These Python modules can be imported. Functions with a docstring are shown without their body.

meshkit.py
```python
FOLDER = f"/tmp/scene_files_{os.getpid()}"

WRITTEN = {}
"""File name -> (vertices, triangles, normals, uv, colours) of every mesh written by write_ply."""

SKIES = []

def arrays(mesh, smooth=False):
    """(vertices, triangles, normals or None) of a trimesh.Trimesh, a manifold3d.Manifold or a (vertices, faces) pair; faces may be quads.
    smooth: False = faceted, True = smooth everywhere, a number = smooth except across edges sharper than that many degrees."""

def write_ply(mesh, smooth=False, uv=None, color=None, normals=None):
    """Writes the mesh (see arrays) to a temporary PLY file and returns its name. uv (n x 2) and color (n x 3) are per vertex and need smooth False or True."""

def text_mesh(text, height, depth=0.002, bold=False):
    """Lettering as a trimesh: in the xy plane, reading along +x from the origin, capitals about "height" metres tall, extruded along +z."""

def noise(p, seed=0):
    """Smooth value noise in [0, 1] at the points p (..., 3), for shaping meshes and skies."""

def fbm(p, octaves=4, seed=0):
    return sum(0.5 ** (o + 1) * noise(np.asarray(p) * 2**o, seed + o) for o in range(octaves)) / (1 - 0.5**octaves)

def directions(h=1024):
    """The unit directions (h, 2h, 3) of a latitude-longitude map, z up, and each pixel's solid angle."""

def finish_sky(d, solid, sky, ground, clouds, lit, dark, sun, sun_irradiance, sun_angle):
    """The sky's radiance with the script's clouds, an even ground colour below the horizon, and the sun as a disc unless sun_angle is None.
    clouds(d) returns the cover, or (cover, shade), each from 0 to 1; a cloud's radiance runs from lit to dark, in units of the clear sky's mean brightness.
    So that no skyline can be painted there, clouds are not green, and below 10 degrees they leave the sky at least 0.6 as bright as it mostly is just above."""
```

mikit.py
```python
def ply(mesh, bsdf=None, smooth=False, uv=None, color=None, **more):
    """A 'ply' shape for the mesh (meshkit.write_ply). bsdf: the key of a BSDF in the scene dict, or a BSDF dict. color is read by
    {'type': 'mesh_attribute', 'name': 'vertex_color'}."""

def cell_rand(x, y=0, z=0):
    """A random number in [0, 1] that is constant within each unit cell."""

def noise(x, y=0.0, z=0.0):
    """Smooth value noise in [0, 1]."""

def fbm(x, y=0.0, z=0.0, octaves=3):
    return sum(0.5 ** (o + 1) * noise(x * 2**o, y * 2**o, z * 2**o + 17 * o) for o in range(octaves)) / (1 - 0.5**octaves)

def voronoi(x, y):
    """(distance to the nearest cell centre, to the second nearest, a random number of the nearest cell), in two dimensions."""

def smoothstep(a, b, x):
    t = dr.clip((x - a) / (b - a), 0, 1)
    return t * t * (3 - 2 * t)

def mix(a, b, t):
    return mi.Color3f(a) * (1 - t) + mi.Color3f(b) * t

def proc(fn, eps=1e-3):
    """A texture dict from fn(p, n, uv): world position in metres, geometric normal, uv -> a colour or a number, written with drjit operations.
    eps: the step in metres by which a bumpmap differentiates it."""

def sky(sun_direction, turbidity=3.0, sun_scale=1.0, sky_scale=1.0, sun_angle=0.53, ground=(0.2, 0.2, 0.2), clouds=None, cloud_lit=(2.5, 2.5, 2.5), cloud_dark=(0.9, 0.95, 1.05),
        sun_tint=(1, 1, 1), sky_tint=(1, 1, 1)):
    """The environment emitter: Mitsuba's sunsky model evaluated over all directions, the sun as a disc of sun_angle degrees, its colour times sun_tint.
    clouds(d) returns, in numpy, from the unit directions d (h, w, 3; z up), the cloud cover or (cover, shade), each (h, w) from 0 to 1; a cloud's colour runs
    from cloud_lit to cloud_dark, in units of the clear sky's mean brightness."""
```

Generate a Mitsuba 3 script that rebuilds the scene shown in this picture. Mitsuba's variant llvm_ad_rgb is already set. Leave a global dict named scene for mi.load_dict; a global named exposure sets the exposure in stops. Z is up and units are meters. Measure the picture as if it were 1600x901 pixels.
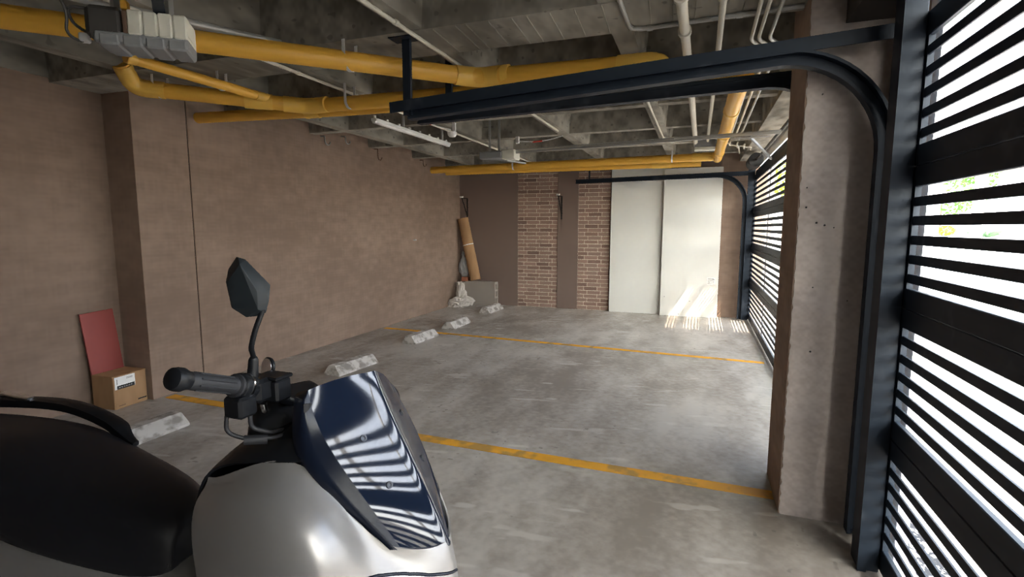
import math, random
import numpy as np, trimesh, manifold3d, mitsuba as mi, drjit as dr
import mikit, meshkit
from mikit import proc, fbm, noise, smoothstep, mix
from scipy.interpolate import make_interp_spline
T = mi.ScalarTransform4f
random.seed(7)
rng = np.random.default_rng(7)
scene, labels = {'type': 'scene'}, {}

# ------------------------------------------------------------------ camera, sky, exposure
F_PX, YAW, PITCH, ROLL = 812.76, 0.343741, 0.117589, -0.0014879
_fw = np.array([-math.sin(YAW)*math.cos(PITCH), math.cos(YAW)*math.cos(PITCH), -math.sin(PITCH)])
_rt = np.array([math.cos(YAW), math.sin(YAW), 0.0])
_up = np.cross(_rt, _fw)
_up = _up*math.cos(ROLL) + _rt*math.sin(ROLL)
CAM = np.array([0.0, 0.0, 1.5])
scene['camera'] = {'type': 'perspective', 'fov_axis': 'x', 'fov': 2*math.degrees(math.atan(800/F_PX)), 'near_clip': 0.05, 'far_clip': 500.0,
                   'to_world': T().look_at(origin=CAM.tolist(), target=(CAM+_fw).tolist(), up=_up.tolist())}
SUN = (0.48, -0.60, 0.80)
def clouds(d):
    c = meshkit.fbm(d/np.maximum(d[..., 2:3]+0.35, 0.2)*1.6, 5, 3)
    cover = np.clip((c-0.42)/0.3, 0, 1)*0.6
    return cover, np.clip((c-0.55)/0.4, 0, 1)*0.5
scene['sky'] = mikit.sky(SUN, turbidity=8.0, sun_scale=1.3, sky_scale=4.5, sky_tint=(1.02, 1.0, 0.97), ground=(0.35, 0.35, 0.33), clouds=clouds, cloud_lit=(1.75, 1.72, 1.66), cloud_dark=(1.0, 1.02, 1.06))
exposure = 3.6

# ------------------------------------------------------------------ materials
def lin(r, g, b):
    return [((c/255)/12.92 if c/255 <= 0.04045 else ((c/255+0.055)/1.055)**2.4) for c in (r, g, b)]

def rgb(c):
    return {'type': 'rgb', 'value': [float(x) for x in c]}

def mat(key, color, rough=0.6, metal=0.0, spec=0.5, bump=None, bscale=1.0, **more):
    b = {'type': 'principled', 'base_color': color if isinstance(color, dict) else rgb(color), 'roughness': rough, 'metallic': metal, 'specular': spec, **more}
    if bump is not None:
        b = {'type': 'bumpmap', 'arbitrary': bump, 'scale': bscale, 'bsdf': b}
    scene[key] = {'type': 'twosided', 'id': key, 'bsdf': b} if bump is None else {'type': 'twosided', 'bsdf': b}

def f_floor(p, n, uv):
    a = fbm(p.x*0.9+3, p.y*0.7, 1.0, 4)
    b = fbm(p.x*5, p.y*2.2+9, 2.0, 4)
    c = fbm(p.x*28, p.y*28, 5.0, 3)
    t = 0.42*a + 0.40*b + 0.18*c
    col = mix((0.24, 0.215, 0.19), (0.43, 0.405, 0.375), smoothstep(0.28, 0.70, t))
    scr = smoothstep(0.70, 0.82, fbm(p.x*3.2+p.y*1.1, p.y*11-p.x*2.0, 7.0, 3))
    col = mix(col, (0.54, 0.52, 0.49), 0.45*scr)
    spot = smoothstep(0.80, 0.90, fbm(p.x*22, p.y*22, 3.0, 2))*smoothstep(0.5, 0.7, noise(p.x*2.1, p.y*2.1, 8.0))
    return mix(col, (0.12, 0.11, 0.10), 0.45*spot)

def f_wall(p, n, uv):
    a = fbm(p.x*1.1, p.y*1.1, p.z*1.3, 3)
    b = fbm(p.x*9, p.y*9, p.z*12, 3)
    w = noise(p.x*55, p.y*55, p.z*6)*0.5 + noise(p.x*5, p.y*5, p.z*60)*0.5
    t = 0.50*a + 0.34*b + 0.16*w
    return mix((0.215, 0.152, 0.116), (0.295, 0.215, 0.167), smoothstep(0.25, 0.75, t))

def f_wall_bump(p, n, uv):
    return noise(p.x*70, p.y*70, p.z*70) + 0.7*noise(p.x*5, p.y*5, p.z*80)

def f_conc(p, n, uv):
    a = fbm(p.x*1.6, p.y*1.6, p.z*2.0+4, 4)
    b = fbm(p.x*14, p.y*5, p.z*9, 3)
    t = 0.55*a + 0.45*b
    col = mix((0.135, 0.124, 0.102), (0.34, 0.32, 0.275), smoothstep(0.28, 0.72, t))
    hole = smoothstep(0.80, 0.9, noise(p.x*24, p.y*24, p.z*24))
    return mix(col, (0.08, 0.072, 0.062), 0.55*hole)

def f_conc_bump(p, n, uv):
    return fbm(p.x*18, p.y*18, p.z*18, 3) + 0.3*noise(p.x*90, p.y*90, p.z*90)

def f_curb(p, n, uv):
    t = fbm(p.x*16, p.y*16, p.z*16, 4)
    return mix((0.24, 0.22, 0.20), (0.47, 0.445, 0.42), smoothstep(0.32, 0.60, t))

def f_pave(p, n, uv):
    return mix((0.38, 0.37, 0.35), (0.50, 0.49, 0.47), fbm(p.x*0.8, p.y*0.8, 0.0, 4))

def f_gravel(p, n, uv):
    t = fbm(p.x*60, p.y*45, 1.0, 3)
    return mix((0.035, 0.036, 0.04), (0.62, 0.62, 0.62), smoothstep(0.50, 0.66, t))

def f_skim_lit(p, n, uv):
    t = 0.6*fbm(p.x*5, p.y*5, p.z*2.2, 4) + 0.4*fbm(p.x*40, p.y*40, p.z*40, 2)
    return mix((0.37, 0.315, 0.29), (0.47, 0.415, 0.39), smoothstep(0.3, 0.7, t))  # cement tone raised to stand in for light from the near gate

def f_line(p, n, uv):
    t = fbm(p.x*9, p.y*9, 1.0, 4)
    return mix((0.66, 0.33, 0.035), (0.42, 0.25, 0.07), smoothstep(0.50, 0.72, t))

def f_black(p, n, uv):
    t = fbm(p.x*7, p.y*7, p.z*4, 4)
    return mix((0.015, 0.021, 0.031), (0.040, 0.047, 0.060), smoothstep(0.62, 0.85, t))

def f_kraft(p, n, uv):
    return mix((0.33, 0.19, 0.095), (0.42, 0.26, 0.14), fbm(p.x*20, p.y*20, p.z*4, 3))

mat('mat_floor', proc(f_floor), 0.42, spec=0.5)
mat('mat_wall', proc(f_wall), 0.9, spec=0.2, bump=proc(f_wall_bump, 0.002), bscale=0.0016)
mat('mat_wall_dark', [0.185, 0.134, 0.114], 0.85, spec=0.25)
mat('mat_groove', [0.10, 0.07, 0.055], 0.9, spec=0.2)
mat('mat_concrete', proc(f_conc), 0.9, spec=0.25, bump=proc(f_conc_bump, 0.004), bscale=0.010)
mat('mat_curb', proc(f_curb), 0.9, spec=0.2)
mat('mat_pave', proc(f_pave), 0.9, spec=0.2)
mat('mat_gravel', proc(f_gravel), 0.9, spec=0.2)
mat('mat_line', proc(f_line), 0.6, spec=0.3)
mat('mat_black', proc(f_black), 0.45, spec=0.14)
mat('mat_kraft', proc(f_kraft), 0.85, spec=0.2)
for i, c in enumerate([(0.275, 0.182, 0.146), (0.310, 0.208, 0.168), (0.250, 0.160, 0.130), (0.29, 0.200, 0.162), (0.205, 0.130, 0.106)]):
    mat(f'mat_brick_{i}', c, 0.85, spec=0.2)
mat('mat_mortar', [0.62, 0.52, 0.43], 0.9, spec=0.2)
mat('mat_yellow', [0.74, 0.40, 0.055], 0.38, spec=0.5)
mat('mat_yellow_fit', [0.78, 0.47, 0.085], 0.33, spec=0.5)
mat('mat_cream', [0.60, 0.57, 0.49], 0.45)
mat('mat_grey_pipe', [0.42, 0.42, 0.40], 0.4, metal=0.3)
mat('mat_galv', [0.36, 0.36, 0.35], 0.42, metal=0.6)
mat('mat_strap', [0.72, 0.72, 0.72], 0.4, metal=0.2)
mat('mat_rust', [0.12, 0.07, 0.045], 0.8)
mat('mat_board', [0.66, 0.66, 0.63], 0.45, spec=0.4)
mat('mat_board_edge', [0.55, 0.53, 0.50], 0.7)
mat('mat_white', [0.78, 0.78, 0.76], 0.4)
mat('mat_ivory', [0.62, 0.61, 0.53], 0.45)
mat('mat_red', [0.30, 0.06, 0.05], 0.6)
mat('mat_red_tape', [0.60, 0.06, 0.04], 0.5)
mat('mat_ink', [0.018, 0.018, 0.02], 0.6)
mat('mat_print', [0.30, 0.29, 0.28], 0.6)
mat('mat_dark_metal', [0.035, 0.032, 0.030], 0.5, metal=0.3)
mat('mat_motor', [0.05, 0.048, 0.045], 0.5)
mat('mat_motor_grey', [0.22, 0.23, 0.235], 0.45)
mat('mat_cloth', [0.62, 0.585, 0.55], 0.75, sheen=0.3)
mat('mat_plastic_bag', [0.30, 0.31, 0.32], 0.4, spec=0.6)
mat('mat_block', [0.30, 0.265, 0.235], 0.9)
mat('mat_small_brick', [0.33, 0.13, 0.075], 0.85)
mat('mat_paint_ext', [0.74, 0.76, 0.79], 0.7)
mat('mat_ext_wall', [0.70, 0.69, 0.66], 0.85)
mat('mat_trunk', [0.14, 0.10, 0.07], 0.9)
# scooter
mat('mat_silver', [0.30, 0.29, 0.283], 0.32, metal=0.5, spec=0.5, clearcoat=0.7, clearcoat_gloss=0.92)
mat('mat_gloss', [0.006, 0.010, 0.022], 0.045, spec=0.7)
mat('mat_fin', [0.006, 0.009, 0.018], 0.24, spec=0.3)
mat('mat_satin', [0.007, 0.008, 0.010], 0.40, spec=0.32)
mat('mat_seat', [0.008, 0.0085, 0.011], 0.50, spec=0.35)
mat('mat_rubber', [0.018, 0.019, 0.022], 0.55, spec=0.45)
mat('mat_mirror_shell', [0.014, 0.018, 0.021], 0.45, spec=0.3)
mat('mat_skim_lit', proc(f_skim_lit), 0.85, spec=0.2)
mat('mat_chrome', [0.75, 0.75, 0.77], 0.15, metal=1.0)
mat('mat_glass', [0.85, 0.86, 0.88], 0.03, metal=1.0)
mat('mat_screw', [0.05, 0.055, 0.065], 0.3, metal=0.6)
def leafmat(key, c, t):
    scene[key] = {'type': 'principledthin', 'base_color': rgb(c), 'roughness': 0.5, 'diff_trans': t, 'spec_trans': 0.0}
leafmat('mat_leaf_a', (0.30, 0.42, 0.05), 0.9)
leafmat('mat_leaf_b', (0.10, 0.22, 0.05), 0.7)
leafmat('mat_leaf_c', (0.16, 0.28, 0.16), 0.5)

# ------------------------------------------------------------------ helpers
def tidy(m):
    return m

def box(x0, x1, y0, y1, z0, z1, bev=0.0):
    x0, x1 = min(x0, x1), max(x0, x1); y0, y1 = min(y0, y1), max(y0, y1); z0, z1 = min(z0, z1), max(z0, z1)
    if bev <= 0:
        m = trimesh.creation.box(extents=(x1-x0, y1-y0, z1-z0))
        m.apply_translation(((x0+x1)/2, (y0+y1)/2, (z0+z1)/2))
        return m
    b = min(bev, 0.49*min(x1-x0, y1-y0, z1-z0))
    pts = []
    for X, sx in ((x0, 1), (x1, -1)):
        for Y, sy in ((y0, 1), (y1, -1)):
            for Z, sz in ((z0, 1), (z1, -1)):
                pts += [(X, Y+sy*b, Z+sz*b), (X+sx*b, Y, Z+sz*b), (X+sx*b, Y+sy*b, Z)]
    return hull(pts)

def hull(pts):
    return trimesh.convex.convex_hull(np.array(pts, float))

def join(*ms):
    ms = [m for m in (ms[0] if len(ms) == 1 and isinstance(ms[0], (list, tuple)) else ms)]
    return trimesh.util.concatenate(ms)

def frames(path, up=(0, 0, 1)):
    P = np.array(path, float)
    t = np.gradient(P, axis=0) if len(P) > 2 else np.repeat((P[1:]-P[:1]), 2, 0)
    if len(P) > 2:
        t[0], t[-1] = P[1]-P[0], P[-1]-P[-2]
    t /= np.linalg.norm(t, axis=1, keepdims=True)
    u = np.array(up, float)
    if abs(t[0] @ u) > 0.95:
        u = np.array([1.0, 0, 0]) if abs(t[0][0]) < 0.9 else np.array([0, 1.0, 0])
    N, B = [], []
    n = u - (u @ t[0])*t[0]
    for k in range(len(P)):
        n = n - (n @ t[k])*t[k]; n /= np.linalg.norm(n)
        N.append(n.copy()); B.append(np.cross(t[k], n))
    return P, t, np.array(N), np.array(B)

def sweep(profile, path, up=(0, 0, 1), radii=None):
    """closed profile (k,2): first axis along B, second along N; caps at both ends"""
    P, t, N, B = frames(path, up)
    pr = np.array(profile, float); k = len(pr); m = len(P)
    r = np.ones(m) if radii is None else np.array(radii, float)
    v = np.concatenate([P[i] + r[i]*(pr[:, :1]*B[i] + pr[:, 1:]*N[i]) for i in range(m)])
    f = []
    for i in range(m-1):
        for j in range(k):
            a, b = i*k+j, i*k+(j+1) % k
            f += [(a, b, b+k), (a, b+k, a+k)]
    c0, c1 = len(v), len(v)+1
    v = np.vstack([v, P[0] + r[0]*(pr[:, 0].mean()*B[0] + pr[:, 1].mean()*N[0]), P[-1] + r[-1]*(pr[:, 0].mean()*B[-1] + pr[:, 1].mean()*N[-1])])
    for j in range(k):
        f += [(c0, (j+1) % k, j), (c1, (m-1)*k+j, (m-1)*k+(j+1) % k)]
    mm = trimesh.Trimesh(v, f, process=False)
    mm.fix_normals()
    return mm

def circle(r, n=20):
    a = np.arange(n)/n*2*math.pi
    return np.stack([r*np.cos(a), r*np.sin(a)], 1)

def tube(path, r, n=18, radii=None):
    return sweep(circle(r, n), path, radii=None if radii is None else np.array(radii)/r)

def fillet(pts, rad, n=7):
    pts = [np.array(p, float) for p in pts]; out = [pts[0]]
    for k in range(1, len(pts)-1):
        a, b, c = pts[k-1], pts[k], pts[k+1]
        d0, d1 = a-b, c-b; l0, l1 = np.linalg.norm(d0), np.linalg.norm(d1)
        r = min(rad, 0.45*l0, 0.45*l1)
        p0, p1 = b+d0/l0*r, b+d1/l1*r
        for s in np.linspace(0, 1, n):
            out.append((1-s)**2*p0 + 2*s*(1-s)*b + s*s*p1)
    out.append(pts[-1])
    return np.array(out)

def grid_up(G, nu, nv):
    G = np.array(G, float); R, C = G.shape[:2]
    s = make_interp_spline(np.arange(R), G, k=min(3, R-1), axis=0)(np.linspace(0, R-1, nu))
    return make_interp_spline(np.arange(C), s, k=min(3, C-1), axis=1)(np.linspace(0, C-1, nv))

def grid_mesh(V, thick=0.0):
    nu, nv = V.shape[:2]
    idx = np.arange(nu*nv).reshape(nu, nv)
    q = np.stack([idx[:-1, :-1], idx[1:, :-1], idx[1:, 1:], idx[:-1, 1:]], -1).reshape(-1, 4)
    f = np.vstack([q[:, [0, 1, 2]], q[:, [0, 2, 3]]])
    v = V.reshape(-1, 3)
    if thick == 0:
        return trimesh.Trimesh(v, f, process=False)
    m = trimesh.Trimesh(v, f, process=False)
    n = np.zeros_like(v); fn = np.cross(v[f[:, 1]]-v[f[:, 0]], v[f[:, 2]]-v[f[:, 0]])
    for k in range(3):
        np.add.at(n, f[:, k], fn)
    n /= np.maximum(np.linalg.norm(n, axis=1, keepdims=True), 1e-12)
    w = v - n*thick; o = len(v)
    rim = np.concatenate([idx[0, :], idx[1:, -1], idx[-1, -2::-1], idx[-2:0:-1, 0]])
    f2 = [f, f[:, ::-1]+o]
    side = []
    for a, b in zip(rim, np.roll(rim, -1)):
        side += [(a, b, b+o), (a, b+o, a+o)]
    mm = trimesh.Trimesh(np.vstack([v, w]), np.vstack(f2+[np.array(side)]), process=False)
    mm.fix_normals()
    return mm

def lathe(profile, n=32):
    """profile [(r, z)] around the z axis"""
    return trimesh.creation.revolve(np.array(profile, float), sections=n)

def orient(m, origin, zdir):
    z = np.array(zdir, float); z /= np.linalg.norm(z)
    M = trimesh.geometry.align_vectors([0, 0, 1], z); M[:3, 3] = origin
    m = m.copy(); m.apply_transform(M); return m

def barr(a, b, w, d, up=(0, 0, 1)):
    return sweep([(-w/2, -d/2), (w/2, -d/2), (w/2, d/2), (-w/2, d/2)], [a, b], up)

_count = {}
def number(key):
    k = _count.get(key, 0); _count[key] = k+1
    return key if k == 0 else f'{key}_{k:03d}'

def put(name, mesh, m, parent=None, smooth=False, label=None, cat=None, group=None, kind=None):
    key = number(name if parent is None else parent + '__' + name)
    scene[key] = mesh if isinstance(mesh, dict) else mikit.ply(mesh, m, smooth=smooth)
    d = {}
    if label: d['label'] = label
    if cat: d['category'] = cat
    if group: d['group'] = group
    if kind: d['kind'] = kind
    if d: labels[key] = d
    return key

def thing(name, label, cat, group=None):
    key = number(name); labels[key] = {'label': label, 'category': cat}
    if group: labels[key]['group'] = group
    return key

def struct(name, mesh, m, **k):
    return put(name, mesh, m, kind='structure', **k)

def ref(m):
    return {'type': 'ref', 'id': m}

# ------------------------------------------------------------------ shell of the garage
XW, YB, ZR, ZC = -4.42, 9.36, 2.60, 3.05     # left wall face, back wall face, rib undersides, slab underside
XR, XG = -4.75, 0.80                          # recess wall face, gate plane
YF, YE = -4.6, 9.36                           # rear end of the garage behind the camera
struct('floor', box(-5.2, 0.95, YF-0.3, 9.8, -0.12, 0.0), 'mat_floor', label='smooth grey trowelled concrete garage floor')
def line_mesh(a, b, w):
    a, b = np.array(a, float), np.array(b, float); d = (b-a)/np.linalg.norm(b-a); n = np.array([-d[1], d[0]])*w/2
    p = [(*(a+n), 0.0005), (*(a-n), 0.0005), (*(b-n), 0.0005), (*(b+n), 0.0005)]
    return hull([*p, *[(x, y, 0.0028) for x, y, z in p]])
put('parking_line', line_mesh((-4.36, 6.56), (0.74, 6.275), 0.085), 'mat_line', 'floor', label='far thin yellow parking line')
put('parking_line', line_mesh((-4.38, 3.20), (0.45, 3.11), 0.10), 'mat_line', 'floor', label='near yellow parking line running to the pillar')
# left wall with a recess beside the parked scooter
wl = struct('wall_left', box(-4.95, XW, 3.08, 3.572, 0, ZC), 'mat_wall', label='brown plastered side wall with a fine control joint')
put('panel', box(-4.95, XW, 3.585, YB+0.2, 0, ZC), 'mat_wall', wl)
put('control_joint', box(-4.95, XW-0.008, 3.572, 3.585, 0, ZR+0.05), 'mat_groove', wl, label='thin dark vertical joint')
struct('wall_left_recess', box(-5.0, XR, YF, 3.09, 0, ZR+0.03), 'mat_wall', label='brown plastered wall set back behind the cardboard box')
put('beam', box(-5.0, XR+0.015, YF, 3.09, ZR+0.03, ZC+0.05), 'mat_concrete', 'wall_left_recess', label='bare concrete beam above the plaster')
# back wall: plaster with two recessed strips of brick
wb = struct('wall_back', box(-4.95, 1.1, YB-0.016, YB+0.25, 0, ZC+0.05), 'mat_mortar', label='brown back wall with two strips of exposed brick')
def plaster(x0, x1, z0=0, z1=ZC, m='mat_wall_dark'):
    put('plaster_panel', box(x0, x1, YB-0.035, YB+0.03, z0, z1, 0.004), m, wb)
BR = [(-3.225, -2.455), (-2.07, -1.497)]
plaster(-4.60, BR[0][0]); plaster(BR[0][1], BR[1][0]); plaster(BR[1][1], 0.30); plaster(0.30, 1.0, m='mat_wall')  # last panel takes the lighter plaster to stand in for gate light
brick_ply = {}
def brick(x0, x1, z0, z1, k):
    w = round(x1-x0, 3)
    if w not in brick_ply:
        brick_ply[w] = mikit.ply(box(0, w, -0.022, 0.03, 0, z1-z0, 0.004), 'mat_brick_0')
    d = dict(brick_ply[w]); d['bsdf'] = ref(f'mat_brick_{k}')
    d['to_world'] = T().translate([x0, YB+rng.uniform(-0.002, 0.003), z0])
    put('brick', d, None, wb)
for (a, b) in BR:
    C = 0.0704; L = 0.245; J = 0.0105
    for r in range(36):
        z0 = r*C+0.006; x = a - ((0.5*L) if r % 2 else 0.06)
        while x < b-0.02:
            x0, x1 = max(x, a+0.002), min(x+L-J, b-0.002)
            if x1-x0 > 0.03:
                brick(round(x0, 3), round(x1, 3), z0, z0+C-J, int(rng.choice([0, 0, 1, 1, 2, 3, 3, 4])))
            x += L
# wall behind the camera
struct('wall_rear', box(-5.2, 1.1, YF-0.2, YF, 0, ZC+0.05), 'mat_wall', label='brown plastered wall closing the garage')
# ceiling slab with waffle ribs and a wide beam
struct('ceiling', box(-5.2, 1.05, YF-0.2, 9.8, ZC, ZC+0.2), 'mat_concrete', label='bare ribbed concrete garage ceiling')
def rib(a, b, w0, w1, z=ZR, name='rib'):
    a, b = np.array(a, float), np.array(b, float); d = (b-a)/np.linalg.norm(b-a); n = np.array([-d[1], d[0]])
    pts = []
    for q in (a, b):
        pts += [(*(q+n*w0/2), z), (*(q-n*w0/2), z), (*(q+n*w1/2), ZC+0.01), (*(q-n*w1/2), ZC+0.01)]
    put(name, hull(pts), 'mat_concrete', 'ceiling')
RX = [-3.90, -2.72, -1.57, -0.46]
for x in RX:
    rib((x, YF), (x, YB+0.02), 0.12, 0.22)
rib((0.70, 3.4), (0.70, YB+0.02), 0.26, 0.30, 2.56)
rib((0.70, YF), (0.70, 2.72), 0.26, 0.30, ZR)
for y in (4.0, 5.18, 6.36, 7.55, 8.72):
    rib((-4.5, y+0.06), (0.75, y-0.19), 0.11, 0.20, ZR+0.003)
for y in (-3.6, -2.4, -1.2, 0.0, 1.2):
    rib((-4.9, y), (0.75, y), 0.11, 0.20, ZR+0.003)
rib((-4.9, 2.92), (0.72, 2.92), 0.42, 0.50, ZR-0.004, 'beam')
# board marks left under the wide beam by its formwork
for k in range(15):
    x = -1.45 + k*0.115 + rng.uniform(-0.03, 0.03)
    put('board_mark', hull([(x, 2.72, ZR), (x+0.007, 2.72, ZR), (x-0.02, 3.12, ZR), (x-0.012, 3.12, ZR), (x+0.004, 2.72, ZR-0.010), (x-0.016, 3.12, ZR-0.010)]), 'mat_concrete', 'ceiling')
# pillar between the two gates
pl = struct('pillar', box(0.452, 0.80, 2.92, 3.40, 0, ZC), 'mat_wall', label='brown plastered pillar between the two slatted gates')
put('outer_jamb', box(0.858, 0.905, 2.56, 3.40, 0, 2.55), 'mat_paint_ext', pl, label='pale painted outer jamb')
put('core', box(0.80, 0.86, 2.70, 3.40, 0, 2.62), 'mat_wall', pl)
put('lintel', box(0.60, 0.86, -0.7, 2.92, 2.44, ZR), 'mat_dark_metal', pl, label='dark lintel over the near gate')
put('far_lintel', box(0.86, 1.02, 3.40, 9.4, 2.47, ZC), 'mat_paint_ext', pl, label='pale lintel above the far gate')
put('top_rail', box(0.803, 0.83, 3.46, 9.2, 2.332, 2.385), 'mat_black', pl, label='dark rail above the far gate')
struct('wall_right', box(0.60, 0.9, YF, -0.71, 0, ZC), 'mat_wall', label='brown plastered wall beyond the near gate')
from shapely.geometry import Polygon
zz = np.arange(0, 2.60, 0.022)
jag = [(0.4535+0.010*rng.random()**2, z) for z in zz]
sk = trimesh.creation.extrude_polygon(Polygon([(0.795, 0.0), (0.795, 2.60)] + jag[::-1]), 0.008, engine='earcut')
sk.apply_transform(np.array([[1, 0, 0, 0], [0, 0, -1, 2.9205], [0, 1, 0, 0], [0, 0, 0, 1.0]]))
put('front_skim_lit', sk, 'mat_skim_lit', pl, label='cement coat with a ragged edge on the front of the pillar, paled to stand in for gate light')
pts = rng.uniform(0, 1, (9, 2))
for (u, w) in pts:      # pits in the pillar's face
    c = np.array([0.47+0.27*u, 2.9105, 0.3+1.9*w]); r = 0.0025+0.003*rng.random()
    put('pit', orient(lathe([(0, 0.0012), (r, 0.0012), (r, -0.001), (0, -0.001)], 8), c, (0, -1, 0)), 'mat_ink', pl)

# ------------------------------------------------------------------ slatted sectional gates, posts and overhead tracks
SECT = [(2.236, 2.32, 1.825, [2.198, 2.118, 2.039, 1.961, 1.885]), (1.743, 1.661-0.0, 1.254, [1.620, 1.545, 1.468, 1.391, 1.314]),
        (1.173, 1.092, 0.695, [1.058, 0.982, 0.907, 0.834, 0.762]), (0.610, 0.524, 0.100, [0.492, 0.426, 0.350, 0.275, 0.200])]
# (top rail top, top rail bottom, bottom rail top, slat tops)
LEV = [(2.330, 2.236, 1.825, 1.744), (1.742, 1.661, 1.254, 1.174), (1.172, 1.092, 0.695, 0.611), (0.609, 0.524, 0.115, 0.012)]
def gate(y0, y1, label, stiles):
    t = thing('sectional_gate', label, 'garage gate', None)
    g0 = scene
    slat_ply = mikit.ply(box(XG+0.002, XG+0.011, y0+0.03, y1-0.04, -0.036, 0, 0.001), 'mat_black')
    for i, (a, b, c, d) in enumerate(LEV):
        w = 0.05
        m = join(box(XG, XG+0.022, y0, y1, b, a, 0.003), box(XG, XG+0.022, y0, y1, d, c, 0.003), box(XG, XG+0.022, y0, y0+w, c, b), box(XG, XG+0.022, y1-w, y1, c, b),
                 *[box(XG+0.014, XG+0.022, y-0.015, y+0.015, c, b) for y in stiles])
        s = put('section', m, 'mat_black', t)
        for z in SECT[i][3]:
            dd = dict(slat_ply); dd['to_world'] = T().translate([0, 0, z])
            put('slat', dd, None, s)
    return t
gate(-0.60, 2.565, 'near black slatted gate, on the scooter side of the pillar', (0.6,))
gate(3.46, 9.20, 'far black slatted gate between the pillar and the back wall', (5.0, 7.4))

def post(x0, x1, y0, y1, z1, label):
    t = thing('gate_post', label, 'post', None)
    put('tube', box(x0, x1, y0, y1, 0, z1, 0.004), 'mat_black', t)
    put('inner_angle', box(x0-0.004, x0+0.03, y0-0.012, y0+0.004, 0, z1-0.03), 'mat_black', t)
    return t
post(0.718, 0.798, 2.53, 2.64, 2.438, 'dark steel post at the edge of the near gate beside the pillar')
post(0.70, 0.798, 9.17, 9.28, 2.48, 'dark steel post at the back wall beside the far gate')
post(0.718, 0.798, -0.70, -0.60, 2.438, 'dark steel post at the rear end of the near gate')

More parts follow.
